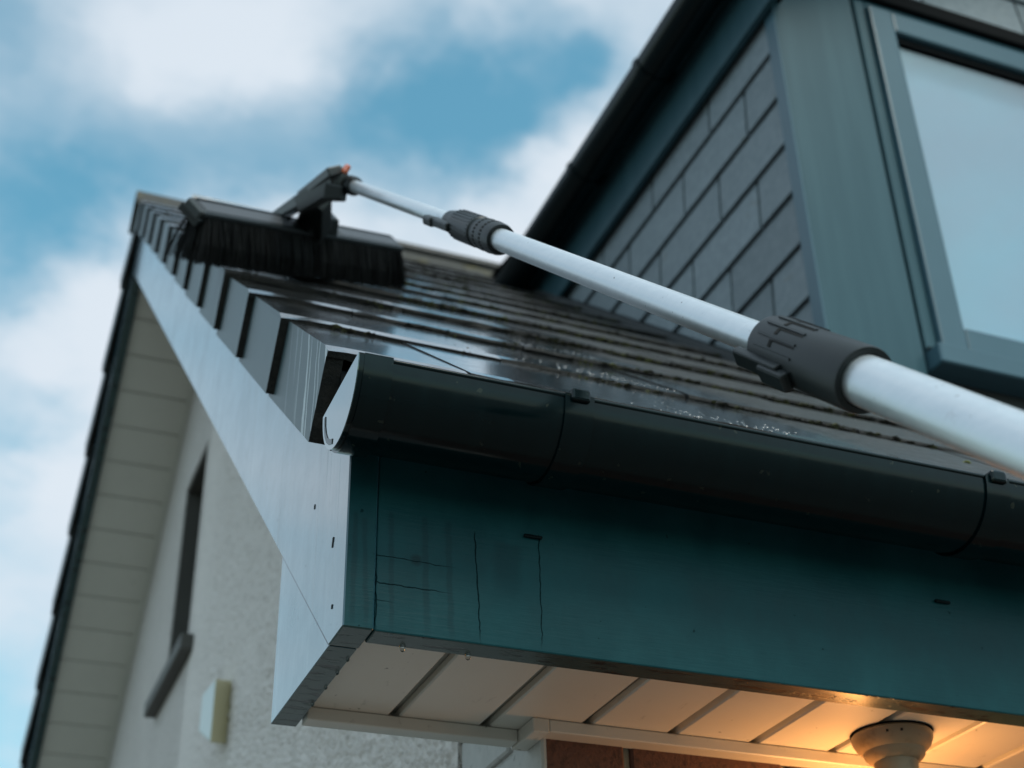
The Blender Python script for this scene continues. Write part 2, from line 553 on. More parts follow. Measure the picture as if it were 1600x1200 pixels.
def bev(me, r, seg=1):
    bm = bmesh.new(); bm.from_mesh(me)
    bmesh.ops.bevel(bm, geom=bm.edges[:], offset=r, segments=seg, profile=.5, affect='EDGES')
    bmesh.ops.recalc_face_normals(bm, faces=bm.faces)
    bm.to_mesh(me); bm.free()


def prism(poly, axis, a, b2):
    """extrude a polygon (list of 2-tuples) along an axis between a and b2"""
    def v(p, t):
        if axis == 'x': return (t, p[0], p[1])
        if axis == 'y': return (p[0], t, p[1])
        return (p[0], p[1], t)
    n = len(poly)
    vs = [v(p, a) for p in poly] + [v(p, b2) for p in poly]
    fs = [tuple(range(n)), tuple(range(2 * n - 1, n - 1, -1))] + [(i, i + n, (i + 1) % n + n, (i + 1) % n) for i in range(n)]
    return vs, fs


def prism_obj(name, poly, axis, a, b2, mats, parent, bevel=0.0):
    vs, fs = prism(poly, axis, a, b2)
    me = fix(mesh(name, vs, fs))
    if bevel: bev(me, bevel)
    return link(name, me, parent, mats if isinstance(mats, (tuple, list)) else (mats,))


def join(parts):
    vs, fs = [], []
    for v, f in parts:
        o = len(vs)
        vs += list(v); fs += [tuple(i + o for i in ff) for ff in f]
    return vs, fs


def frame_of(axis, hint=Vector((0, 0, 1))):
    a = axis.normalized()
    u = hint.cross(a)
    if u.length < 1e-4: u = Vector((1, 0, 0)).cross(a)
    u.normalize()
    return u, a.cross(u), a


def lathe(profile, origin, axis, seg=40, hint=Vector((0, 0, 1)), cap=True):
    u, v, a = frame_of(axis, hint)
    vs, fs = [], []
    for (t, r) in profile:
        for k in range(seg):
            an = 2 * math.pi * k / seg
            vs.append(origin + a * t + (u * math.cos(an) + v * math.sin(an)) * r)
    for i in range(len(profile) - 1):
        for k in range(seg):
            k2 = (k + 1) % seg
            fs.append((i * seg + k, i * seg + k2, (i + 1) * seg + k2, (i + 1) * seg + k))
    if cap:
        fs.append(tuple(range(seg - 1, -1, -1)))
        fs.append(tuple(range((len(profile) - 1) * seg, len(profile) * seg)))
    return vs, fs


def smooth_obj(name, vf, mats, parent, angle=40):
    me = fix(mesh(name, vf[0], vf[1], smooth=True))
    me.set_sharp_from_angle(angle=math.radians(angle))
    return link(name, me, parent, mats if isinstance(mats, (tuple, list)) else (mats,))


def obox(o, ux, uy, uz, sx_, sy_, sz_):
    """box with centre o and half sizes along three axes"""
    vs = []
    for c in (-1, 1):
        for (a, b2) in ((-1, -1), (1, -1), (1, 1), (-1, 1)):
            vs.append(o + ux * (a * sx_) + uy * (b2 * sy_) + uz * (c * sz_))
    return vs, BOXF


# ------------------------------------------------------------------ dimensions
TH = math.radians(40.5)
CT, ST, TN = math.cos(TH), math.sin(TH), math.tan(TH)
YA, ZA, GAUGE = .0107, .3278, .355          # top front corner of the eaves tiles, course gauge
YR = 3.237                                   # ridge line
GROUND = -2.35
WX, WY = .32, .245                           # gable wall face, front wall face
HX = 5.6                                     # length of the house
barge_low = lambda y: -.0454 + TN * y
roof_z = lambda y: ZA + TN * (y - YA)
XD, YD = 1.40, .962                          # dormer cheek and front

# ------------------------------------------------------------------ ground
me = mesh('ground', boxv(-150, 150, -150, 150, GROUND - .2, GROUND), BOXF)
gr = link('ground', me, None, ('gravel_ground',)); gr['kind'] = 'structure'

# ------------------------------------------------------------------ house
house = thing('house', (WX, WY, GROUND), 'pale roughcast house with dark teal eaves, grey tiled roof and dormer', 'house')

# gable wall with a window opening
W0, W1, WZ0, WZ1 = 3.07, 3.47, 1.20, 1.97
top = lambda y: (barge_low(y) if y <= YR else barge_low(2 * YR - y)) + .03
parts = []
parts.append(prism([(.53, GROUND), (W0, GROUND), (W0, top(W0)), (.53, top(.53))], 'x', WX - .004, WX + .22))
parts.append(prism([(W0, GROUND), (W1, GROUND), (W1, WZ0), (W0, WZ0)], 'x', WX - .004, WX + .22))
parts.append(prism([(W0, WZ1), (W1, WZ1), (W1, top(W1)), (YR, top(YR)), (W0, top(W0))], 'x', WX - .004, WX + .22))
parts.append(prism([(W1, GROUND), (2 * YR - WY, GROUND), (2 * YR - WY, top(WY)), (W1, top(W1))], 'x', WX - .004, WX + .22))
me = fix(mesh('gable_wall', *join(parts)))
gable = link('gable_wall', me, house, ('roughcast',))

# the stones of the roughcast close to the corner stand out one by one
def steps(cuts):
    out = [cuts[0][0]]
    for a, b_, st_ in cuts:
        n = max(1, round((b_ - a) / st_))
        out += [a + (b_ - a) * (k + 1) / n for k in range(n)]
    return out


YS = steps([(.531, 1.4, .003), (1.4, 3.0, .0065)])
ZSS = steps([(-.75, -.16, .0065), (-.16, .66, .003), (.66, 2.2, .0065)])
gv, gf, idx = [], [], {}
for i, y in enumerate(YS):
    zlim = top(y) - .03
    for j, z in enumerate(ZSS):
        if z > zlim: break
        p0 = Vector((y, z, 3.3))
        w3 = Vector((y, z, 0)) + noise.noise_vector(p0 * 60) * .003
        d = noise.voronoi(w3 * 105, distance_metric='DISTANCE')[0]
        hgt = max(0.0, .62 - d[0]) * .016 * (1.0 + .45 * noise.noise(w3 * 40)) + noise.noise(w3 * 25) * .001
        fade = max(0.0, min(1, i / 3, j / 60, (len(YS) - 1 - i) / 60))
        idx[i, j] = len(gv)
        gv.append((WX - .0046 - max(0, hgt + .001) * fade, y, z))
for (i, j) in idx:
    k4 = [(i, j), (i, j + 1), (i + 1, j + 1), (i + 1, j)]
    if all(k in idx for k in k4): gf.append(tuple(idx[k] for k in k4))
rp = link('roughcast', mesh('roughcast', gv, gf, smooth=True), gable, ('roughcast_stones',)); rp['kind'] = 'stuff'

# painted brick quoins at the corner
cb = link('corner_backing', mesh('corner_backing', boxv(WX + .008, WX + .2, WY + .012, .53, GROUND, top(WY) + .0), BOXF), house, ('painted_brick',))
rows = int((.005 - GROUND) / .075) + 1
ztop = .005 + .075 * 3
for r in range(rows + 3):
    z1 = ztop - r * .075; z0 = z1 - .065
    if z0 < GROUND: continue
    for a, b_ in (((WY, .46), (.47, .529)) if r % 2 else ((WY, .3475), (.3575, .529))):
        z1c = min(z1, top(a) - .02)
        if z1c - z0 < .02: continue
        box('quoin_brick', WX, WX + .1, a, b_, z0, z1c, 'painted_brick', cb, .003)

# front wall: bricks near the corner are single pieces
fw = link('front_wall', mesh('front_wall', boxv(WX + .1, 2.46, WY + .008, WY + .2, GROUND, .02), BOXF), house, ('mortar',))
far = link('far_front_wall', mesh('far_front_wall', boxv(2.46, HX - .3, WY, WY + .2, GROUND, .02), BOXF), house, ('far_brickwork',))
full = mesh('brick', boxv(0, .215, 0, .1, 0, .065), BOXF); bev(full, .003); full.materials.append(MATS['brick_clay'])
half = mesh('brick_half', boxv(0, .1075, 0, .1, 0, .065), BOXF); bev(half, .003); half.materials.append(MATS['brick_clay'])
for r in range(rows):
    z0 = .005 - r * .075 - .065
    if z0 < GROUND: continue
    x = WX + .003
    first = (r % 2 == 0)
    k = 0
    while x < 2.40:
        use = half if (first and k == 0) else full
        o = bpy.data.objects.new('brick', use); COL.objects.link(o)
        adopt(o, fw)
        o.matrix_parent_inverse = PINV[house.name] @ Matrix.Identity(4)
        o.location = (x, WY + rnd.uniform(-.0012, .0012), z0)
        x += (.1075 if use is half else .215) + .010
        k += 1
# parts of parts: parent has no transform of its own beyond the house offset
for o in fw.children: o.matrix_parent_inverse = Matrix.Identity(4)

# remaining walls
link('back_wall', mesh('back_wall', boxv(WX + .22, HX - .3, 2 * YR - WY - .2, 2 * YR - WY - .002, GROUND, .15), BOXF), house, ('roughcast',))
prism_obj('end_wall', [(WY, GROUND), (2 * YR - WY, GROUND), (2 * YR - WY, top(WY)), (YR, top(YR)), (WY, top(WY))], 'x', HX - .3, HX - .1, 'roughcast', house)

# gable window
gw = link('gable_window', mesh('gable_window', boxv(WX + .10, WX + .11, W0 + .001, W1 - .001, WZ0, WZ1), BOXF), house, ('dark_glass',))
for nm, a in (('frame', (WX + .075, WX + .115, W1 - .045, W1 - .002, WZ0, WZ1)), ('frame', (WX + .075, WX + .115, W0 + .002, W0 + .045, WZ0, WZ1)),
              ('frame', (WX + .076, WX + .114, W0 + .046, W1 - .046, WZ1 - .05, WZ1 - .002)), ('frame', (WX + .076, WX + .114, W0 + .046, W1 - .046, WZ0 + .002, WZ0 + .05)),
              ('transom', (WX + .078, WX + .112, W0 + .046, W1 - .046, 1.56, 1.60))):
    box(nm, *a, 'window_lining', gw, .003)
box('reveal', WX + .001, WX + .074, W1 - .012, W1 - .001, WZ0 + .001, WZ1 - .001, 'window_lining', gw)
box('reveal', WX + .001, WX + .074, W0 + .002, W1 - .013, WZ1 - .012, WZ1 - .001, 'window_lining', gw)
box('sill', WX - .045, WX + .07, 2.94, 3.60, WZ0 - .055, WZ0 - .002, 'window_lining', gw, .004)

# ------------------------------------------------------------------ bargeboards, box end, fascia
BT = .033
up = .245
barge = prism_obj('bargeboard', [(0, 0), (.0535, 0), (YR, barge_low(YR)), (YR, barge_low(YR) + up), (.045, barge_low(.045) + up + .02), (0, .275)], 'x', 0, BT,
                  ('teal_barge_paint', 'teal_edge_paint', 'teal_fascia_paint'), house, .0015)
for p in barge.data.polygons:
    if p.normal.z < -.3: p.material_index = 1
    elif p.normal.y < -.8: p.material_index = 2
far_barge = prism_obj('bargeboard', [(YR + .002, barge_low(YR)), (2 * YR - .0535, 0), (2 * YR, 0), (2 * YR, .26), (2 * YR - .05, barge_low(.05) + up), (YR + .002, barge_low(YR) + up)],
                      'x', 0, BT, ('teal_barge_paint', 'teal_edge_paint'), house, .0015)
for p in far_barge.data.polygons:
    if p.normal.z < -.3: p.material_index = 1
# triangular piece that closes the eaves box below the bargeboard, a hair behind it
be = prism_obj('box_end', [(.0560, .0005), (.31, .0005), (.31, barge_low(.31) - .0012)], 'x', .0012, BT - .001, ('teal_barge_paint', 'teal_edge_paint'), house, .0008)
for p in be.data.polygons:
    if p.normal.z < -.8: p.material_index = 1
box('box_back', BT, WX, .292, .304, .014, .21, 'trim_white', house)
# nails in the bargeboard
for px, py in ((492, 792), (520, 851), (519, 948), (521, 843)):
    v = ray(px, py); t = (0 - CAM.x) / v.x; p = CAM + v * t
    link('nail', mesh('nail', *obox(p, Vector((1, 0, 0)), Vector((0, 1, .2)), Vector((0, -.2, 1)), 0.0008, rnd.uniform(.0012, .0022), rnd.uniform(.0022, .0034))), barge, ('nail_rust',))

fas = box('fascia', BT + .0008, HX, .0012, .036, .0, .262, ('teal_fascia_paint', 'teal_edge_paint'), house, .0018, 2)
for p in fas.data.polygons:
    if p.normal.z < -.8: p.material_index = 1
box('back_fascia', BT + .001, HX, 2 * YR - .036, 2 * YR - .0012, 0, .26, 'teal_fascia_paint', house, .002)
box('eaves_shade_block', -.0091, .05, .020, .055, .232, .318, 'gasket_black', house)  # black block standing in for the shade in the verge hollow
# water drops hanging from the fascia
for i, (px, py, lb) in enumerate(((629, 1013, 'small water drop hanging under the fascia, nearest the box end'), (731, 1026, 'small water drop hanging under the fascia above the first soffit groove'))):
    v = ray(px, py); t = (.034 - CAM.y) / v.y; p = CAM + v * t; p.z = .0004
    r = .0034
    pf = [(0, r * .95), (-.0015, r), (-.0035, r * .85), (-.005, r * .5), (-.0057, .0004)]
    tag(smooth_obj('water_drop', lathe(pf, p, Vector((0, 0, 1)), 14), ('water',), None), lb, 'water drop', 'drops under the fascia')

for yy, lb in ((.085, 'tiny water drop under the box end, nearest the fascia corner'), (.125, 'tiny water drop under the box end, second from the fascia corner'),
               (.172, 'tiny water drop under the box end, third from the fascia corner'), (.228, 'tiny water drop under the box end, nearest the white trim')):
    p = Vector((BT - .003, yy, .0012)); r = .0022
    pf = [(0, r * .9), (-.001, r), (-.0026, r * .8), (-.0036, r * .4), (-.0040, .0003)]
    tag(smooth_obj('water_drop', lathe(pf, p, Vector((0, 0, 1)), 12), ('water',), None), lb, 'water drop', 'drops under the box end')

# ------------------------------------------------------------------ eaves soffit
ZS = .012
sof = link('eaves_soffit', mesh('eaves_soffit', boxv(BT, HX - .1, .036, WY + .05, ZS + .012, ZS + .02), BOXF), house, ('groove_grey',))
x0 = BT + .001
gx = .1336
edges = [(BT + .001, gx)]
for k in range(60):
    a = gx + .0125 + k * .1157
    if a > HX - .15: break
    edges.append((a, a + .1032))
for a, b_ in edges:
    y1 = .292 if b_ < WX - .02 else (.292 if a < WX - .05 else WY + .02)
    box('soffit_board', a, b_, .0365, y1, ZS, ZS + .0115, 'soffit_white', sof, .0018)
box('trim', BT + .001, WX - .022, .2664, .2915, -.004, ZS - .0004, 'trim_white', sof, .0012)
box('trim', WX - .0215, WX + .0, .2190, .2925, -.006, ZS - .0003, 'trim_white', sof, .0012)
box('trim', WX - .004 + .0045, HX - .3, .2195, WY + .004, -.004, ZS - .0005, 'trim_white', sof, .0014)

# gable soffit: boards laid across the slope, between bargeboard and wall
gs = link('gable_soffit', mesh('gable_soffit', *join([
    prism([(.29, barge_low(.29) + .034), (YR, barge_low(YR) + .034), (YR, barge_low(YR) + .05), (.29, barge_low(.29) + .05)], 'x', BT, WX + .05),
    prism([(YR, barge_low(YR) + .034), (2 * YR - .29, barge_low(.29) + .034), (2 * YR - .29, barge_low(.29) + .05), (YR, barge_low(YR) + .05)], 'x', BT, WX + .05)])), house, ('groove_grey',))
sb = mesh('soffit_board', boxv(BT + .001, WX - .004, 0, .1425, 0, .012), BOXF); bev(sb, .002); sb.materials.append(MATS['soffit_white'])
L = (YR - .30) / CT
for side in (0, 1):
    k = 0
    while (k + 1) * .147 < L:
        o = bpy.data.objects.new('soffit_board', sb); COL.objects.link(o); o.parent = gs
        y = .30 + k * .147 * CT
        if side == 0:
            o.location = (0, y, barge_low(y) + .022); o.rotation_euler = (TH, 0, 0)
        else:
            y2 = .30 + (k + 1) * .147 * CT
            o.location = (0, 2 * YR - y2, barge_low(y2) + .022); o.rotation_euler = (-TH, 0, 0)
        k += 1
prism_obj('gable_trim', [(YR, barge_low(YR) - .002), (2 * YR - .3, barge_low(.3) - .002), (2 * YR - .3, barge_low(.3) + .020), (YR, barge_low(YR) + .020)], 'x', WX - .022, WX - .005, 'trim_white', house)
prism_obj('gable_trim', [(.3, barge_low(.3) - .002), (YR, barge_low(YR) - .002), (YR, barge_low(YR) + .020), (.3, barge_low(.3) + .020)], 'x', WX - .022, WX - .005, 'trim_white', house)

# ------------------------------------------------------------------ roof
TT = .0125                                     # tile thickness
TILT = math.atan(TT / GAUGE)
roof = link('roof', mesh('roof', *join([
    prism([(.03, roof_z(.03) - .06), (YR, roof_z(YR) - .06), (YR, roof_z(YR) - .075), (.03, roof_z(.03) - .075)], 'x', BT + .001, HX),
    prism([(YR, roof_z(YR) - .045), (2 * YR - .01, roof_z(.01) - .045), (2 * YR - .01, roof_z(.01) - .075), (YR, roof_z(YR) - .075)], 'x', BT + .001, HX)])), house, ('tile_edge',))
TW = .300


def edge_noise(n, seed, amp):
    rr = random.Random(seed)
    v = [rr.uniform(-1, 1) for _ in range(n + 1)]
    v = [(v[max(0, i - 1)] + 2 * v[i] + v[min(n, i + 1)]) / 4 * amp * 1.8 for i in range(n + 1)]
    return v


def tile_mesh(wd, seed, n=16, length=.42):
    e = edge_noise(n, seed, .0036); e2 = edge_noise(n, seed + 50, .0036); e3 = edge_noise(n, seed + 99, .0030)
    vs, fs, mi = [], [], []
    for i in range(n + 1):
        x = wd * i / n
        vs += [(x, .004 + e[i] * .5, -.0012 + e3[i] * .3), (x, e[i], -.005 + e3[i] * .3), (x, e2[i], -TT + e3[i]), (x, .030, -.0), (x, length, 0)]
    for i in range(n):
        a, b_ = i * 5, i * 5 + 5
        fs += [(a + 1, b_ + 1, b_, a), (a + 2, b_ + 2, b_ + 1, a + 1), (a, b_, b_ + 3, a + 3)]
        mi += [1, 1, 0]
    # one face up the tile
    fs.append(tuple(i * 5 + 3 for i in range(n + 1)) + (n * 5 + 4, 4)); mi.append(0)
    k = len(vs)
    vs += [(0, length, -TT), (wd, length, -TT)]
    fs += [(0, 3, 4, k, 2, 1), (n * 5, n * 5 + 1, n * 5 + 2, k + 1, n * 5 + 4, n * 5 + 3)]; mi += [1, 1]
    fs.append((k, k + 1) + tuple(i * 5 + 2 for i in range(n, -1, -1))); mi.append(1)
    me = fix(mesh('roof_tile', vs, fs, mi))
    for mm in ('roof_tile_concrete', 'tile_edge'): me.materials.append(MATS[mm])
    return me


HC = .112                                      # depth of the verge cloak


def verge_mesh(wd, seed, mirror=False, n=8, length=.42):
    e = edge_noise(n, seed, .0022); e3 = edge_noise(n, seed + 9, .0025)
    vs, fs, mi = [], [], []
    for i in range(n + 1):                     # the slab
        x = wd * i / n
        lump = .0022 * math.exp(-(x / .02) ** 2)
        tp = .0132 * (1 - i / n)
        vs += [(x, e[i], -.003 + e3[i] * .3 - lump), (x, e[i] * .6, -TT + e3[i]), (x + tp * .06, .026, -lump * .4), (x + tp, length, 0)]
    for i in range(n):
        a, b_ = i * 4, i * 4 + 4
        fs += [(a + 1, b_ + 1, b_, a), (a, b_, b_ + 2, a + 2), (a + 2, b_ + 2, b_ + 3, a + 3)]
        mi += [1, 0, 0]
    k = len(vs); vs += [(0, length, -TT), (wd, length, -TT)]
    vs[k] = (.0132, length, -TT)
    fs += [(0, 2, 3, k, 1)]; mi += [2]
    fs += [(n * 4, n * 4 + 1, k + 1, n * 4 + 3, n * 4 + 2), (k, k + 1) + tuple(i * 4 + 1 for i in range(n, -1, -1))]; mi += [1, 1]
    # the cloak: a plate turned down over the verge, tapering inwards up the slope
    ec = edge_noise(6, seed + 3, .0026)
    m0 = len(vs); c = 6
    for i in range(c + 1):
        z = -.0065 - (HC - .0065) * i / c
        vs += [(0 + ec[i] * .25, ec[i], z), (.020 + ec[i] * .5, ec[i] * .7 - .001, z), (.013, length * .97, z), (.030, length * .97, z)]
    for i in range(c):
        a, b_ = m0 + i * 4, m0 + i * 4 + 4
        fs += [(a, b_, b_ + 2, a + 2), (a + 1, b_ + 1, b_, a), (a + 3, b_ + 3, b_ + 1, a + 1), (a + 2, b_ + 2, b_ + 3, a + 3)]
        mi += [2, 1, 1, 1]
    a = m0 + c * 4
    fs += [(a, a + 1, a + 3, a + 2), (m0, m0 + 2, m0 + 3, m0 + 1)]; mi += [1, 0]
    if mirror: vs = [(-v[0], v[1], v[2]) for v in vs]
    me = fix(mesh('verge_tile', vs, fs, mi))
    for mm in ('roof_tile_concrete', 'tile_edge', 'verge_cloak'): me.materials.append(MATS[mm])
    return me


XV = -.0301
variants = [tile_mesh(TW - .003, 7 * s) for s in range(6)]
J0 = .143
ROWS = 12
v_even = [verge_mesh(J0 - XV - .002, 31 + s) for s in range(3)]
v_odd = [verge_mesh(J0 + TW / 2 - XV - .002, 61 + s) for s in range(3)]
v_back = [verge_mesh(.2, 91 + s, True) for s in range(2)]


def place(me, nm, x, k, parent, jitter=True):
    o = bpy.data.objects.new(nm, me); COL.objects.link(o); o.parent = parent
    s = k * GAUGE
    lift = (.0115, .0065)[k] if k < 2 else .004
    j = rnd.uniform(-.0016, .0016) if jitter else 0
    o.location = (x, YA + (s + j) * CT - lift * ST, ZA + (s + j) * ST + lift * CT + (rnd.uniform(-.0008, .0012) if jitter else 0))
    o.rotation_euler = (TH - TILT + rnd.uniform(-.003, .003), 0, rnd.uniform(-.003, .003))
    if k == ROWS - 1: o.scale = (1, .77, 1)
    return o


edge_lines = []                                # where moss can grow
for k in range(ROWS):
    even = k % 2 == 0
    place(rnd.choice(v_even if even else v_odd), 'verge_tile', XV, k, roof, False)
    x = J0 if even else J0 + TW / 2
    yk = YA + k * GAUGE * CT
    while x < HX - .2:
        hidden = x > XD + .02 and x + TW < XD + 2.0 and yk > YD + .1 and yk + .4 * CT < 3.4
        if not hidden: place(rnd.choice(variants), 'roof_tile', x, k, roof)
        x += TW
# rear slope verge and covering
for k in range(ROWS):
    o = bpy.data.objects.new('verge_tile', v_back[k % 2]); COL.objects.link(o); o.parent = roof
    s = k * GAUGE
    o.location = (XV, 2 * YR - YA - s * CT, ZA + s * ST)
    o.rotation_euler = (TH - TILT, 0, math.pi)
    if k == ROWS - 1: o.scale = (1, .77, 1)
rs = []
for k in range(ROWS):
    s = k * GAUGE
    y0, z0 = 2 * YR - YA - s * CT, ZA + s * ST
    y1, z1 = y0 - .40 * math.cos(TH - TILT), z0 + .40 * math.sin(TH - TILT)
    rs.append(prism([(y0, z0), (y1, z1), (y1, z1 - .02), (y0, z0 - .02)], 'x', .172, HX))
rc_ = link('rear_covering', fix(mesh('rear_covering', *join(rs))), roof, ('roof_tile_concrete',)); rc_['kind'] = 'stuff'

# ridge tiles
rt = []
ys, zt = .10, TN * .10
o_, i_ = [(-ys, -zt + .012), (-.03, .022), (.0, .033), (.03, .022), (ys, -zt + .012)], [(ys, -zt - .008), (0, .005), (-ys, -zt - .008)]
prof = [(p[0], p[1]) for p in o_] + i_
vs, fs = prism(prof, 'x', 0, .44)
rme = fix(mesh('ridge_tile', vs, fs)); rme.materials.append(MATS['ridge_concrete'])
x = XV - .006
zr = roof_z(YR) - .012
while x < HX - .2:
    o = bpy.data.objects.new('ridge_tile', rme); COL.objects.link(o); o.parent = roof
    o.location = (x, YR + rnd.uniform(-.003, .003), zr + rnd.uniform(-.003, .004))
    o.rotation_euler = (0, rnd.uniform(-.006, .006), 0)
    x += .445

# moss in the joints under the front edges of the tiles
octv = [(1, 0, 0), (-1, 0, 0), (0, 1, 0), (0, -1, 0), (0, 0, 1), (0, 0, -1)]
octf = [(0, 2, 4), (2, 1, 4), (1, 3, 4), (3, 0, 4), (2, 0, 5), (1, 2, 5), (3, 1, 5), (0, 3, 5)]
mv, mf = [], []


def lump(p, r, flat=.7):
    o = len(mv)
    for a in octv:
        k = r * rnd.uniform(.65, 1.25)
        mv.append((p[0] + a[0] * k * 1.5, p[1] + a[1] * k, p[2] + a[2] * k * flat))
    mf.extend(tuple(i + o for i in f) for f in octf)


for k in range(ROWS - 1):
    n = int(620 - 36 * k)
    for i in range(n):
        x = rnd.uniform(XV + .01, 1.9)
        if noise.noise(Vector((x * 9, k * 3.1, 0))) < (-.3 if x > .5 else .0): continue
        s = (k + 0) * GAUGE
        # foot of the front edge of row k, on top of row k-1
        off = rnd.uniform(-.005, .003); dp = TT * rnd.uniform(.15, 1.0) - (.006 if k < 2 else .004)
        p = (x, YA + (s + off) * CT + dp * ST, ZA + (s + off) * ST - dp * CT)
        if k == 0: p = (x, YA + rnd.uniform(-.002, .003), ZA + .0085 - rnd.uniform(.002, .012))
        lump(p, rnd.uniform(.0016, .0042) * (1.45 if x > .45 else .9) * (1.0 if rnd.random() < .94 else 1.6))
for px, py, r in ((1213, 651, .010), (1222, 652, .008), (1206, 649, .007), (1256, 688, .004), (700, 556, .006), (640, 531, .006), (632, 529, .007),
                  (1182, 556, .004), (1000, 604, .004), (730, 452, .010), (670, 454, .012)):
    v = ray(px, py)
    t = (roof_z(0) - CAM.z + TN * CAM.y) / (v.z - TN * v.y)
    p = CAM + v * t
    for _ in range(5): lump((p.x + rnd.uniform(-r, r), p.y + rnd.uniform(-r, r) * .4, p.z + rnd.uniform(-r, r) * .2), r * .55)
ms = link('moss', mesh('moss', mv, mf), None, ('moss',))
ms['kind'] = 'stuff'; ms['label'] = 'dark moss and dirt along the lower edges of the roof tiles'; ms['category'] = 'moss'

# beads of water at the margin of the wet strip
wv_, wf_ = [], []
def bead(x, k, sv, r):
    s_ = k * GAUGE
    tl = TH - TILT
    c = Vector((x, YA + s_ * CT + sv * math.cos(tl), ZA + s_ * ST + sv * math.sin(tl)))
    n_ = Vector((0, -math.sin(tl), math.cos(tl))); t_ = Vector((0, math.cos(tl), math.sin(tl)))
    c = c + n_ * ((.0117, .0067)[k] if k < 2 else .0042)
    o = len(wv_)
    wv_.append(c + n_ * r * .62)
    for lv, (rr, hh) in enumerate(((.7, .45), (1.0, .0))):
        for a in range(7):
            an = a * 2 * math.pi / 7
            wv_.append(c + Vector((1, 0, 0)) * (math.cos(an) * r * rr) + t_ * (math.sin(an) * r * rr * 1.3) + n_ * (hh * r + .0002))
    for a in range(7):
        b2 = (a + 1) % 7
        wf_.append((o, o + 1 + a, o + 1 + b2)); wf_.append((o + 1 + a, o + 8 + a, o + 8 + b2, o + 1 + b2))
for k in range(3):
    for i in range(90 - 20 * k):
        x = rnd.gauss(.50 - .015 * k, .07)
        bead(x, k, abs(rnd.gauss(0, .05)) + .006, rnd.uniform(.0008, .0022))
for i in range(70):                            # along an open joint
    bead(J0 + TW - .0015 + rnd.uniform(-.002, .002), 0, rnd.uniform(.005, .30), rnd.uniform(.001, .0022))
wb = link('water_beads', mesh('water_beads', wv_, wf_, smooth=True), None, ('water_film',))
wb['kind'] = 'stuff'; wb['label'] = 'beads of water on the tiles at the edge of the wet strip'; wb['category'] = 'water'

# ------------------------------------------------------------------ main gutter
RG = .064
GC = (-.072, .2345)


def trough(r0, r1, x0, x1, nx=1, lip=True, seg=22, yc=GC[0], zc=GC[1]):
    prof = []
    if lip: prof += [(yc - r0 + .0035, zc + .001), (yc - r0 - .0005, zc + .0035)]
    for i in range(seg + 1):
        t = math.pi * i / seg
        prof.append((yc - r0 * math.cos(t), zc - r0 * math.sin(t)))
    for i in range(seg, -1, -1):
        t = math.pi * i / seg
        prof.append((yc - r1 * math.cos(t), zc - r1 * math.sin(t)))
    return prism(prof, 'x', x0, x1)


gut = smooth_obj('gutter', trough(RG, RG - .0035, XV + .004, HX), ('gutter_plastic',), house, 35)
smooth_obj('gutter_lip', lathe([(0, .0030), (HX - XV - .036, .0030)], Vector((XV + .035, GC[0] - RG + .0012, GC[1] + .0022)), Vector((1, 0, 0)), 10), ('gutter_plastic',), gut, 60)
# stop end: a shallow cup pushed over the end of the gutter
yc, zc = GC
seg = 26
ro = RG + .0042
half_disc = [(yc - ro * math.cos(math.pi * i / seg), zc + .003 - ro * math.sin(math.pi * i / seg)) for i in range(seg + 1)]
smooth_obj('stop_end', join([prism(half_disc, 'x', XV - .002, XV + .003), trough(ro, RG + .0006, XV + .0032, XV + .034)]), ('gutter_plastic',), gut, 35)
inner = [(yc + .004 - (RG - .010) * math.cos(math.pi * i / seg), zc - .006 - (RG - .014) * math.sin(math.pi * i / seg)) for i in range(seg + 1)]
smooth_obj('stop_end_face', prism(half_disc, 'x', XV - .0032, XV - .0021), ('stop_end_plastic',), gut, 35)
prism_obj('moulded_rim', [(yc - (RG - .012) * math.cos(t) + .008, zc - .004 - (RG - .010) * math.sin(t)) for t in [math.pi * i / 12 for i in range(7, 13)]] +
          [(yc - (RG - .017) * math.cos(t) + .008, zc - .004 - (RG - .016) * math.sin(t)) for t in [math.pi * i / 12 for i in range(12, 6, -1)]], 'x', XV - .0040, XV - .0030, 'gutter_plastic', gut)
# brackets and joint
for bx_ in (.213, .757, 1.60, 2.45):
    smooth_obj('gutter_bracket', trough(RG + .0030, RG + .0006, bx_ - .017, bx_ + .017), ('gutter_plastic',), gut, 35)
    box('bracket_clip', bx_ - .011, bx_ + .011, yc - RG - .0085, yc - RG + .006, zc - .006, zc + .0095, 'gutter_plastic', gut, .003, 2)
    box('bracket_foot', bx_ - .012, bx_ + .010, -.0035, .0008, zc - .102, zc - .0985, 'gutter_plastic', gut, .0008)

# ------------------------------------------------------------------ dormer
DX1 = XD + 1.95
ZE = 2.37                                      # underside of the dormer fascia
cheek = prism_obj('dormer_cheek', [(YD + .02, roof_z(YD + .02) - .05), (YR, roof_z(YR) - .05), (YR, 2.6), (YD + .02, 2.6)], 'x', XD + .012, XD + .06, 'gasket_black', house)


def clip_poly(poly, f):
    out = []
    for i, a in enumerate(poly):
        b_ = poly[(i + 1) % len(poly)]
        fa, fb = f(a), f(b_)
        if fa >= 0: out.append(a)
        if (fa >= 0) != (fb >= 0):
            t = fa / (fa - fb)
            out.append((a[0] + (b_[0] - a[0]) * t, a[1] + (b_[1] - a[1]) * t))
    return out


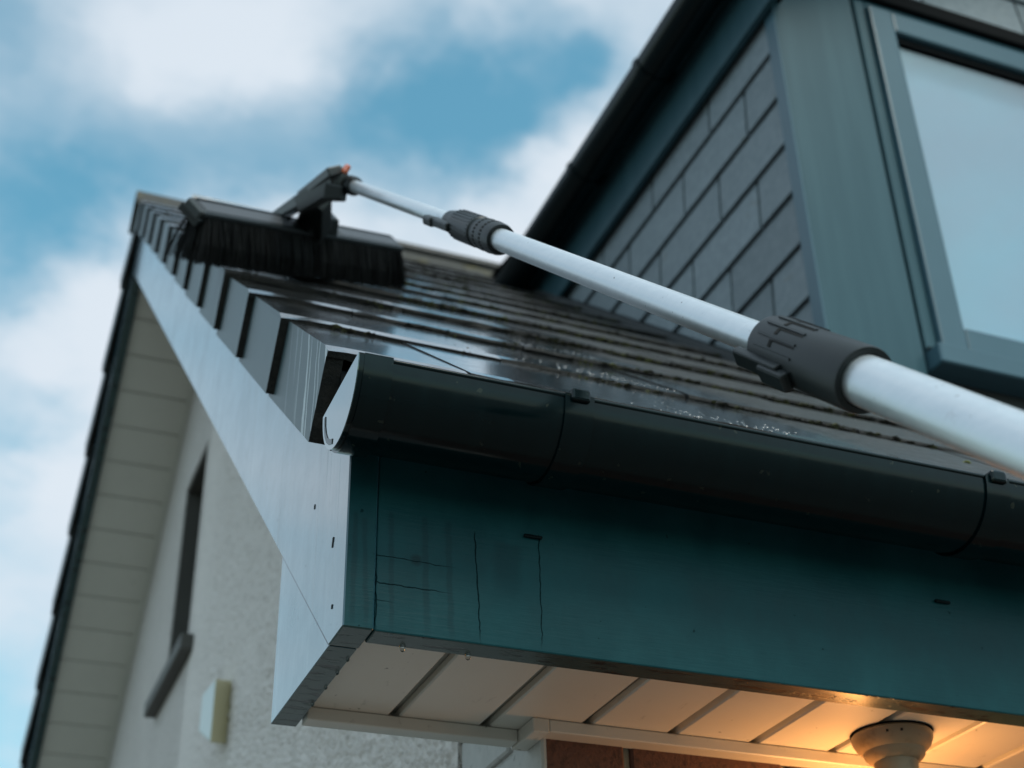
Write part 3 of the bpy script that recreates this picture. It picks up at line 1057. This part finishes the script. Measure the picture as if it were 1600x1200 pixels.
CH = .1617
c0 = 2.0934
HT = .012
for i in range(-8, 4):
    zb0 = c0 + i * CH
    zt0 = zb0 + CH - .0075
    off = 1.165 if i % 2 == 0 else 1.347
    off -= .369 * 4
    y = off
    while y < 2.9:
        a, b_ = max(y + .006, YD + .048), y + .369 - .006
        y += .369
        if b_ <= a + .01: continue
        poly = [(a, zb0), (b_, zb0), (b_, min(zt0, 2.44)), (a, min(zt0, 2.44))]
        if zb0 > 2.42: continue
        poly = clip_poly(poly, lambda p: p[1] - roof_z(p[0]) - .022)
        if len(poly) < 3: continue
        xo = lambda z: XD - .004 - .010 * (1 - (z - zb0) / CH)
        n = len(poly)
        vs = [(xo(p[1]), p[0], p[1]) for p in poly] + [(xo(p[1]) + HT, p[0], p[1]) for p in poly]
        fs = [tuple(range(n)), tuple(range(2 * n - 1, n - 1, -1))] + [(j, j + n, (j + 1) % n + n, (j + 1) % n) for j in range(n)]
        link('hung_tile', fix(mesh('hung_tile', vs, fs)), cheek, ('hung_tile_slate',))
# lead flashing at the foot of the cheek
prism_obj('flashing', [(YD, roof_z(YD) - .012), (2.6, roof_z(2.6) - .012), (2.6, roof_z(2.6) + .018), (YD, roof_z(YD) + .018)], 'x', XD - .06, XD + .011, 'lead_grey', cheek)

# corner board: narrow strip on the cheek, wide board on the front
corner = box('corner_board', XD - .012, 1.655, YD, YD + .045, roof_z(YD) - .03, 2.60, 'dormer_teal', house, .003)
box('side_strip', XD - .016, XD + .010, YD + .001, YD + .046, roof_z(YD) + .0, 2.43, 'frame_teal', corner, .002)
front = box('dormer_front', XD + .06, DX1, YD + .10, YD + .2, roof_z(YD) - .1, 3.0, 'gasket_black', house)
# window
WL, WR2 = 1.675, DX1 - .27
WB, WT = 1.245, 2.545
win = box('dormer_window', WL, WR2, YD + .062, YD + .075, WB + .03, WT - .01, 'sky_tint_backing', house)
box('outer_frame', WL, WL + .036, YD + .012, YD + .06, WB + .035, WT, 'dormer_teal', win, .003)
box('outer_frame', WR2 - .036, WR2, YD + .012, YD + .06, WB + .035, WT, 'dormer_teal', win, .003)
box('outer_frame', WL + .037, WR2 - .037, YD + .013, YD + .06, WT - .03, WT, 'dormer_teal', win, .003)
box('casement', WL + .037, WL + .115, YD - .006, YD + .05, 1.335, WT - .035, 'frame_teal', win, .006, 2)
box('casement', WR2 - .115, WR2 - .037, YD - .006, YD + .05, 1.335, WT - .035, 'frame_teal', win, .006, 2)
box('casement', WL + .1155, WR2 - .1155, YD - .005, YD + .05, WT - .113, WT - .036, 'frame_teal', win, .006, 2)
box('casement', WL + .1155, WR2 - .1155, YD - .005, YD + .05, 1.336, 1.412, 'frame_teal', win, .006, 2)
box('gasket', WL + .1156, WR2 - .1156, YD + .012, YD + .03, WT - .135, WT - .1135, 'gasket_black', win)
box('gasket', WL + .1156, WL + .123, YD + .012, YD + .03, 1.4125, WT - .136, 'gasket_black', win)
box('pane', WL + .117, WR2 - .117, YD + .022, YD + .028, 1.413, WT - .1135, 'window_glass', win)
box('sill', WL - .01, WR2 + .01, YD - .045, YD + .06, 1.262, 1.318, 'frame_teal', win, .004)
box('shadow_gap', WL + .001, WR2 - .001, YD + .004, YD + .06, 1.3185, 1.3355, 'gasket_black', win)
box('apron', 1.656, DX1, YD + .03, YD + .09, roof_z(YD) - .05, 1.262, 'lead_grey', house)
box('head_flashing', 1.656, DX1, YD - .004, YD + .06, WT + .001, WT + .055, 'gasket_black', house, .003)
# hung tiles on the little gable above the window
fg = link('dormer_gable', mesh('dormer_gable', boxv(1.656, DX1, YD + .03, YD + .08, WT + .056, 3.05), BOXF), house, ('gasket_black',))
for i in range(3):
    zb0 = WT + .060 + i * CH
    x = 1.66 - (.10 if i % 2 == 0 else .285)
    while x < DX1:
        a, b_ = max(x + .004, 1.66), min(x + .365, DX1)
        x += .369
        if b_ - a < .02: continue
        n = 4
        yo = lambda z: YD + .016 - .010 * (1 - (z - zb0) / CH)
        P = [(a, zb0), (b_, zb0), (b_, zb0 + CH - .007), (a, zb0 + CH - .007)]
        vs = [(p[0], yo(p[1]), p[1]) for p in P] + [(p[0], yo(p[1]) + HT, p[1]) for p in P]
        fs = [(0, 1, 2, 3), (7, 6, 5, 4)] + [(j, j + n, (j + 1) % n + n, (j + 1) % n) for j in range(n)]
        link('hung_tile', fix(mesh('hung_tile', vs, fs)), fg, ('hung_tile_slate',))
# dormer eaves: soffit, fascia, gutter, roof
FY0, FY1 = YD - .30, 2.72  # front overhang above the view, lengthened to shade the gable tiles
XF = 1.358
box('dormer_soffit', XF + .0205, XD + .012, FY0, 2.62, ZE + .035, ZE + .05, 'gasket_black', house)
box('dormer_fascia', XF, XF + .02, FY0, FY1, ZE, ZE + .225, 'dormer_teal', house, .002)
gxc, gzc = XF - .074, ZE + .208
def trough_y(r0, r1, y0, y1, seg=20):
    prof = [(gxc - r0 * math.cos(math.pi * i / seg), gzc - r0 * math.sin(math.pi * i / seg)) for i in range(seg + 1)]
    prof += [(gxc - r1 * math.cos(math.pi * i / seg), gzc - r1 * math.sin(math.pi * i / seg)) for i in range(seg, -1, -1)]
    return prism(prof, 'y', y0, y1)
dg = smooth_obj('dormer_gutter', trough_y(.064, .0605, FY0, 2.66), ('gutter_plastic',), house, 35)
for yy in (1.0, 1.45, 1.95, 2.4):
    smooth_obj('gutter_bracket', trough_y(.069, .0645, yy - .013, yy + .013), ('gutter_plastic',), dg, 35)
RX = (XD + DX1) / 2
e0 = XF - .10
drf = .58
droof = link('dormer_roof', fix(mesh('dormer_roof', *join([
    prism([(e0, ZE + .235), (RX, ZE + .235 + (RX - e0) * drf), (RX, ZE + .27 + (RX - e0) * drf), (e0, ZE + .27)], 'y', FY0 - .03, YR + .3),
    prism([(RX, ZE + .235 + (RX - e0) * drf), (2 * RX - e0, ZE + .235), (2 * RX - e0, ZE + .27), (RX, ZE + .27 + (RX - e0) * drf)], 'y', FY0 - .03, YR + .3)]))), house, ('roof_tile_concrete',))
prism_obj('dormer_far_cheek', [(YD + .02, roof_z(YD + .02) - .05), (YR, roof_z(YR) - .05), (YR, 2.6), (YD + .02, 2.6)], 'x', DX1 - .06, DX1 - .001, 'hung_tile_slate', house)

# ------------------------------------------------------------------ lamp under the soffit
LP = Vector((.752, .137, ZS))
lamp = thing('soffit_lamp', (LP.x, LP.y, ZS), 'cream plastic lamp with stepped round base fixed under the soffit, glowing warm', 'lamp')
dn = Vector((0, 0, -1))
smooth_obj('gasket', lathe([(0, .0515), (.0016, .0515)], LP, dn, 40), ('gasket_black',), lamp)
smooth_obj('base', lathe([(.0016, .049), (.004, .0508), (.010, .050), (.018, .046), (.0235, .0400), (.0245, .0385), (.029, .0375), (.033, .0345), (.0365, .030), (.0375, .0275),
                          (.044, .0265), (.060, .0262)], LP, dn, 48), ('lamp_plastic',), lamp, 30)
smooth_obj('ring_joint', lathe([(.0602, .0245), (.0620, .0245)], LP, dn, 40), ('gasket_black',), lamp)
smooth_obj('lamp_holder', lathe([(.0622, .0268), (.075, .0268), (.085, .025), (.10, .022)], LP, dn, 40), ('lamp_plastic',), lamp)
smooth_obj('bulb', lathe([(.1005, .013), (.115, .016), (.13, .026), (.15, .031), (.168, .026), (.18, .012), (.1825, .002)], LP, dn, 28), ('lamp_glow',), lamp, 60)
for a in (-2.3, -1.95):
    d = Vector((math.cos(a), math.sin(a), 0))
    link('screw', mesh('screw', *obox(LP + d * .0492 + dn * .011, d, Vector((-d.y, d.x, 0)), dn, .0014, .0014, .0014)), lamp, ('nail_rust',))
ld = bpy.data.lights.new('lamp_light', 'POINT'); ld.energy = 3.3; ld.color = (1.0, .43, .12); ld.shadow_soft_size = .045
lo = bpy.data.objects.new('lamp_light', ld); COL.objects.link(lo); lo.location = LP + dn * .15 + Vector((0.010, .040, 0)); adopt(lo, lamp)

# ------------------------------------------------------------------ alarm box on the gable wall
ab = thing('alarm_box', (WX - .004, 2.30, .56), 'pale yellowed plastic alarm box on the roughcast gable wall', 'alarm box')
fx, bx0 = WX - .058, WX - .0045
vs = [(fx, 2.19, .605), (fx, 2.37, .69), (fx, 2.37, .795), (fx, 2.19, .775), (bx0, 2.235, .62), (bx0, 2.40, .70), (bx0, 2.40, .815), (bx0, 2.235, .79)]
me = fix(mesh('cover', vs, [(0, 1, 2, 3), (4, 7, 6, 5), (0, 4, 5, 1), (1, 5, 6, 2), (2, 6, 7, 3), (3, 7, 4, 0)]))
bev(me, .008, 2)
cv = link('cover', me, ab, ('box_side', 'box_face'))
for p in cv.data.polygons:
    if p.normal.x < -.85: p.material_index = 1
link('base_plate', fix(mesh('base_plate', *prism([(2.232, .612), (2.403, .692), (2.403, .82), (2.232, .796)], 'x', WX - .0085, WX - .001))), ab, ('box_base',))

# ------------------------------------------------------------------ telescopic pole with brush
X0P = -30.0
dep = lambda px: 1.03 * 1530.0 / (px - X0P)
pt = lambda px, py: at(px, py, dep(px))
T0 = pt(553, 291)            # where the pole enters the brush socket
C1 = pt(742, 359)            # upper clamp
C2 = pt(1290, 570)           # lower clamp
E1 = pt(1600, 695)
d3 = (E1 - C2).normalized()
END = C2 + d3 * 1.75         # towards the hands of the person cleaning, outside the picture
tb = thing('telescopic_brush', roof_z(0) * Vector((0, 0, 0)) + Vector((.12, .95, 1.13)), 'wide black broom head on a silver telescopic pole sweeping the wet roof', 'broom')


def tube(name, a, b_, r, m_):
    ax = b_ - a
    return smooth_obj(name, lathe([(0, r * .93), (.001, r), (ax.length - .001, r), (ax.length, r * .93)], a, ax, 48), (m_,), tb, 40)


R1, R2, R3 = .0119, .0152, .0210
tube('upper_tube', T0, C1, R1, 'pole_aluminium')
tube('middle_tube', C1, C2, R2, 'pole_aluminium')
tube('lower_tube', C2, END, R3, 'pole_aluminium')
tube('hand_grip', C2 + d3 * 1.30, END + d3 * .01, R3 + .005, 'black_plastic')


def on_axis(a, b_, pxx):
    """point of the line a-b whose image lies at column pxx"""
    lo_, hi = -1.0, 2.0
    def col_(t):
        p = a.lerp(b_, t) - CAM
        return 800 + F_PX * p.dot(right) / p.dot(fwd)
    for _ in range(50):
        mid = (lo_ + hi) / 2
        if col_(mid) < pxx: lo_ = mid
        else: hi = mid
    return a.lerp(b_, (lo_ + hi) / 2)


def ring_box(o, u, v, a, ang, r, t0, t1, halfw, height):
    """a rib standing on a cylinder"""
    rd = u * math.cos(ang) + v * math.sin(ang)
    tg = -u * math.sin(ang) + v * math.cos(ang)
    return obox(o + a * ((t0 + t1) / 2) + rd * r, a, tg, rd, (t1 - t0) / 2, halfw, height)


# lower clamp
A0 = on_axis(C1, C2, 1207); A1 = on_axis(C2, E1, 1352)
ax = (A1 - A0); LC = ax.length
u, v, a = frame_of(ax, -fwd)
prof = [(0, R2 + .0006), (.0, .0245), (.0015, .0262), (.006, .0272), (LC * .55, .0276), (LC - .003, .0282), (LC, .0274), (LC, R3 + .0012), (LC - .012, R3 + .0008)]
cl2 = smooth_obj('lower_clamp', lathe(prof, A0, ax, 64, -fwd, cap=False), ('black_plastic',), tb, 35)
smooth_obj('clamp_bore', lathe([(LC - .012, R3 + .0005), (LC - .012, .026)], A0, ax, 48, -fwd, cap=False), ('pole_bore',), cl2)
# angle 0 of the ring: towards the camera side; find the angles by what faces up and towards the camera
tocam = (CAM - A0); tocam = (tocam - a * tocam.dot(a)).normalized()
upv = a.cross(tocam)
if upv.z < 0: upv = -upv
def ang_of(deg):                                # degrees above the middle of the visible side
    d = tocam * math.cos(math.radians(deg)) + upv * math.sin(math.radians(deg))
    return math.atan2(d.dot(v), d.dot(u))
ribs = []
for dg_ in (62, 38, 12, -14, -38, 86, 110, 140, 170, 200, 230, 260):
    an = ang_of(dg_)
    link('rib', fix(mesh('rib', *ring_box(A0, u, v, a, an, .0274, LC * .10, LC * .52, .0011, .0012))), cl2, ('black_plastic',))
for dg_ in (50, 25, -1, 74):
    an = ang_of(dg_ + 2)
    vsx = join([ring_box(A0, u, v, a, ang_of(dg_ + 7), .02725, LC * .27, LC * .52, .0008, .00065), ring_box(A0, u, v, a, ang_of(dg_ + 1), .02715, LC * .25, LC * .28, .0034, .00065)])
    link('slot', fix(mesh('slot', *vsx)), cl2, ('pole_bore',))
# cam lever below
an = -46
rd = tocam * math.cos(math.radians(an)) + upv * math.sin(math.radians(an))
tg = a.cross(rd)
me = fix(mesh('lever', *obox(A0 + a * (LC * .16) + rd * .0285, a, tg, rd, LC * .26, .0085, .0045))); bev(me, .0022, 2)
link('lever', me, cl2, ('black_plastic',))
me = fix(mesh('lever_tab', *obox(A0 + a * (LC * .36) + rd * .031 - tg * .004 * (1 if tg.z > 0 else -1), a, tg, rd, LC * .15, .009, .005))); bev(me, .003, 2)
link('lever_tab', me, cl2, ('black_plastic',))

# upper clamp
B0 = on_axis(T0, C1, 706); B1 = on_axis(C1, C2, 783)
ax = B1 - B0; LC = ax.length
u, v, a = frame_of(ax, -fwd)
RB = .0218
prof = [(0, R1 + .0006), (0, .0165), (.010, .0175), (LC * .16, .0178), (LC * .17, RB - .001), (LC * .20, RB), (LC * .62, RB + .0006), (LC * .63, RB - .0016), (LC * .68, RB - .0016), (LC * .69, RB + .0006), (LC * .96, RB + .0004), (LC, RB - .0012),
        (LC, R2 + .001), (LC - .012, R2 + .0008)]
cl1 = smooth_obj('upper_clamp', lathe(prof, B0, ax, 64, -fwd, cap=False), ('black_plastic',), tb, 30)
smooth_obj('clamp_bore', lathe([(LC - .010, R2 + .0006), (LC - .010, .020)], B0, ax, 48, -fwd, cap=False), ('pole_bore',), cl1)
for k in range(26):
    an = 2 * math.pi * k / 26
    link('rib', fix(mesh('rib', *ring_box(B0, u, v, a, an, RB + .0003, LC * .22, LC * .60, .0011, .0009))), cl1, ('black_plastic',))
    link('grip_dash', fix(mesh('grip_dash', *join([ring_box(B0, u, v, a, an, RB + .0006, LC * .74, LC * .765, .0016, .0005), ring_box(B0, u, v, a, an, RB + .0006, LC * .86, LC * .885, .0016, .0005)]))), cl1, ('pole_bore',))
tocam = (CAM - B0); tocam = (tocam - a * tocam.dot(a)).normalized()
upv = a.cross(tocam)
if upv.z < 0: upv = -upv
rd = (tocam * math.cos(math.radians(-25)) + upv * math.sin(math.radians(-25)))
tg = a.cross(rd)
me = fix(mesh('lever', *obox(B0 + a * (LC * .06) + rd * .0215, a, tg, rd, LC * .20, .0065, .0060))); bev(me, .003, 2)
link('lever', me, cl1, ('black_plastic',))
me = fix(mesh('lever_tab', *obox(B0 - a * (LC * .14) + rd * .0245, a, tg, rd, LC * .09, .0075, .0070))); bev(me, .004, 2)
link('lever_tab', me, cl1, ('black_plastic',))

# brush head
nrm = Vector((0, -ST, CT))
sl = Vector((0, CT, ST))
PL = Vector((-0.1080, 0.8281, roof_z(0.8281)))       # bristle tips, left end
PR = Vector((0.4210, 1.2984, roof_z(1.2984)))
hx = (PR - PL).normalized()
hy = nrm.cross(hx).normalized()                # up the slope
hn = hx.cross(hy).normalized()
TILTB = math.radians(30)
bn, by = (hn * math.cos(TILTB) - hy * math.sin(TILTB)), (hy * math.cos(TILTB) + hn * math.sin(TILTB))
HW = (PR - PL).length
mid = (PL + PR) / 2
BL = .082                                      # bristle length
hc = mid + hn * (BL + .016)
body = fix(mesh('head_body', *obox(hc, hx, by, bn, HW / 2 - .004, .024, .010)))
bev(body, .005, 3)
hb = link('head_body', body, tb, ('black_plastic',))
rimm = fix(mesh('head_rim', *obox(hc - bn * .013, hx, by, bn, HW / 2, .027, .009))); bev(rimm, .003, 2)
link('head_rim', rimm, hb, ('black_plastic',))
for s0, s1 in ((-.475, -.10), (.14, .475)):
    me = fix(mesh('top_panel', *obox(hc + hx * (HW * (s0 + s1) / 2) + bn * .0095, hx, by, bn, HW * (s1 - s0) / 2, .015, .0016))); bev(me, .001)
    link('top_panel', me, hb, ('panel_grey',))
    me = fix(mesh('panel_edge', *obox(hc + hx * (HW * (s0 + s1) / 2) + bn * .0095 + by * .0185, hx, by, bn, HW * (s1 - s0) / 2, .0025, .0030))); bev(me, .001)
    link('panel_edge', me, hb, ('black_plastic',))
me = fix(mesh('end_cap', *obox(hc - hx * (HW / 2 - .002), hx, by, bn, .004, .021, .010))); bev(me, .003)
link('end_cap', me, hb, ('grey_plastic',))
# bristles
bv, bf = [], []
rb = random.Random(4)
NB = 7500
for i in range(NB):
    s = rb.uniform(-1, 1); t = rb.uniform(-1, 1)
    if i < 2200: t = -1 + rb.uniform(0, .12)
    root = hc - hn * .010 + hx * (s * (HW / 2 - .014)) + hy * (t * .022)
    fl = .30 * max(0, abs(s) - .86) / .14 * (1 if s > 0 else -1)
    tip = mid + hx * (s * (HW / 2 - .012)) + hy * (t * .040)
    tip = tip + hx * (fl * .07 + rb.gauss(0, .0035)) + hy * rb.gauss(0, .004) + hn * rb.uniform(.001, .010)
    w_ = rb.uniform(.0006, .0011)
    ca = rb.uniform(0, 6.28)
    o = len(bv)
    for p, wd in ((root, w_), (root.lerp(tip, .6) + hy * (t * .004), w_ * .9), (tip, w_ * .45)):
        for k in range(3):
            an = ca + k * 2.094
            bv.append(p + hx * (math.cos(an) * wd) + hy * (math.sin(an) * wd))
    for lvl in (0, 3):
        for k in range(3):
            k2 = (k + 1) % 3
            bf.append((o + lvl + k, o + lvl + k2, o + lvl + 3 + k2, o + lvl + 3 + k))
    bf.append((o + 6, o + 7, o + 8))
br = link('bristles', mesh('bristles', bv, bf), tb, ('bristle_black',)); br['kind'] = 'stuff'
core = fix(mesh('bristle_base', *obox(hc - hn * .038, hx, hy, hn, HW / 2 - .018, .020, .026)))
link('bristle_base', core, tb, ('bristle_black',))

# swivel arm between the head and the pole
pd = (C1 - T0).normalized()
SK = T0 - pd * .012
foot = hc + bn * .010 + hx * (HW * .035)
me = fix(mesh('mount', *obox(foot + bn * .016, hx, by, bn, .062, .022, .020)))
for vv in me.vertices:
    if (vv.co - foot).dot(bn) > .016:
        dlt = vv.co - foot
        vv.co = vv.co - hx * dlt.dot(hx) * .5 - by * dlt.dot(by) * .3
bev(me, .004, 2)
link('mount', me, hb, ('black_plastic',))


def strut(name, p, q_, w0, h0, w1, h1, m_, parent, side, bv_=.003):
    axs = (q_ - p).normalized()
    sd = (side - axs * side.dot(axs)).normalized()
    un = axs.cross(sd)
    vs = []
    for o, ww, hh in ((p, w0, h0), (q_, w1, h1)):
        for aa, bb in ((-1, -1), (1, -1), (1, 1), (-1, 1)):
            vs.append(o + sd * (aa * ww) + un * (bb * hh))
    me = fix(mesh(name, vs, [(0, 3, 2, 1), (4, 5, 6, 7), (0, 1, 5, 4), (1, 2, 6, 5), (2, 3, 7, 6), (3, 0, 4, 7)]))
    bev(me, bv_, 2)
    return link(name, me, parent, (m_,))


dm = (foot - CAM).dot(fwd)
d0 = dep(553)
dA = (dm + d0) / 2
arm = strut('swivel_arm', at(474, 318, dA), at(532, 279, d0 + .012), .018, .017, .020, .022, 'black_plastic', tb, fwd)
strut('arm_top', at(474, 304, dA - .014), at(524, 266, d0 - .004), .013, .008, .015, .009, 'grey_plastic', arm, fwd, .003)
strut('arm_tongue', at(436, 338, dm - .03), at(478, 310, dA - .01), .022, .008, .018, .012, 'grey_plastic', arm, fwd, .003)
strut('arm_web', at(490, 352, dm - .02), at(498, 312, dA), .018, .034, .016, .022, 'black_plastic', arm, fwd)
strut('arm_block', at(510, 300, d0 + .01), at(538, 303, d0), .015, .016, .015, .013, 'black_plastic', arm, fwd)
smooth_obj('socket', lathe([(0, .0150), (.002, .0185), (.030, .0185), (.033, .0165), (.040, .0150)], T0 - pd * .030, pd, 32), ('black_plastic',), arm)
bt_ = at(541, 264, d0 - .016)
upn = (-down)
me = fix(mesh('release_button', *obox(bt_, pd, fwd, pd.cross(fwd).normalized(), .018, .014, .0085))); bev(me, .0035, 2)
link('release_button', me, arm, ('orange_button',))

# ------------------------------------------------------------------ a fallen leaf at the eaves
v = ray(1508, 729); t = (roof_z(0) - CAM.z + TN * CAM.y) / (v.z - TN * v.y); p = CAM + v * t + Vector((0, -.004, .002))
lf = [(-.008, 0, 0), (-.003, -.003, .003), (.004, -.003, .004), (.009, 0, .002), (.004, .004, .0055), (-.003, .004, .005)]
me = fix(mesh('leaf', [p + Vector(q_) for q_ in lf] + [p + Vector(q_) + Vector((0, 0, .0006)) for q_ in lf],
              [(0, 1, 2, 3, 4, 5), (11, 10, 9, 8, 7, 6)] + [(i, i + 6, (i + 1) % 6 + 6, (i + 1) % 6) for i in range(6)]))
tag(link('leaf', me, None, ('leaf_yellow',)), 'tiny yellow leaf caught at the edge of the tiles above the gutter', 'leaf')
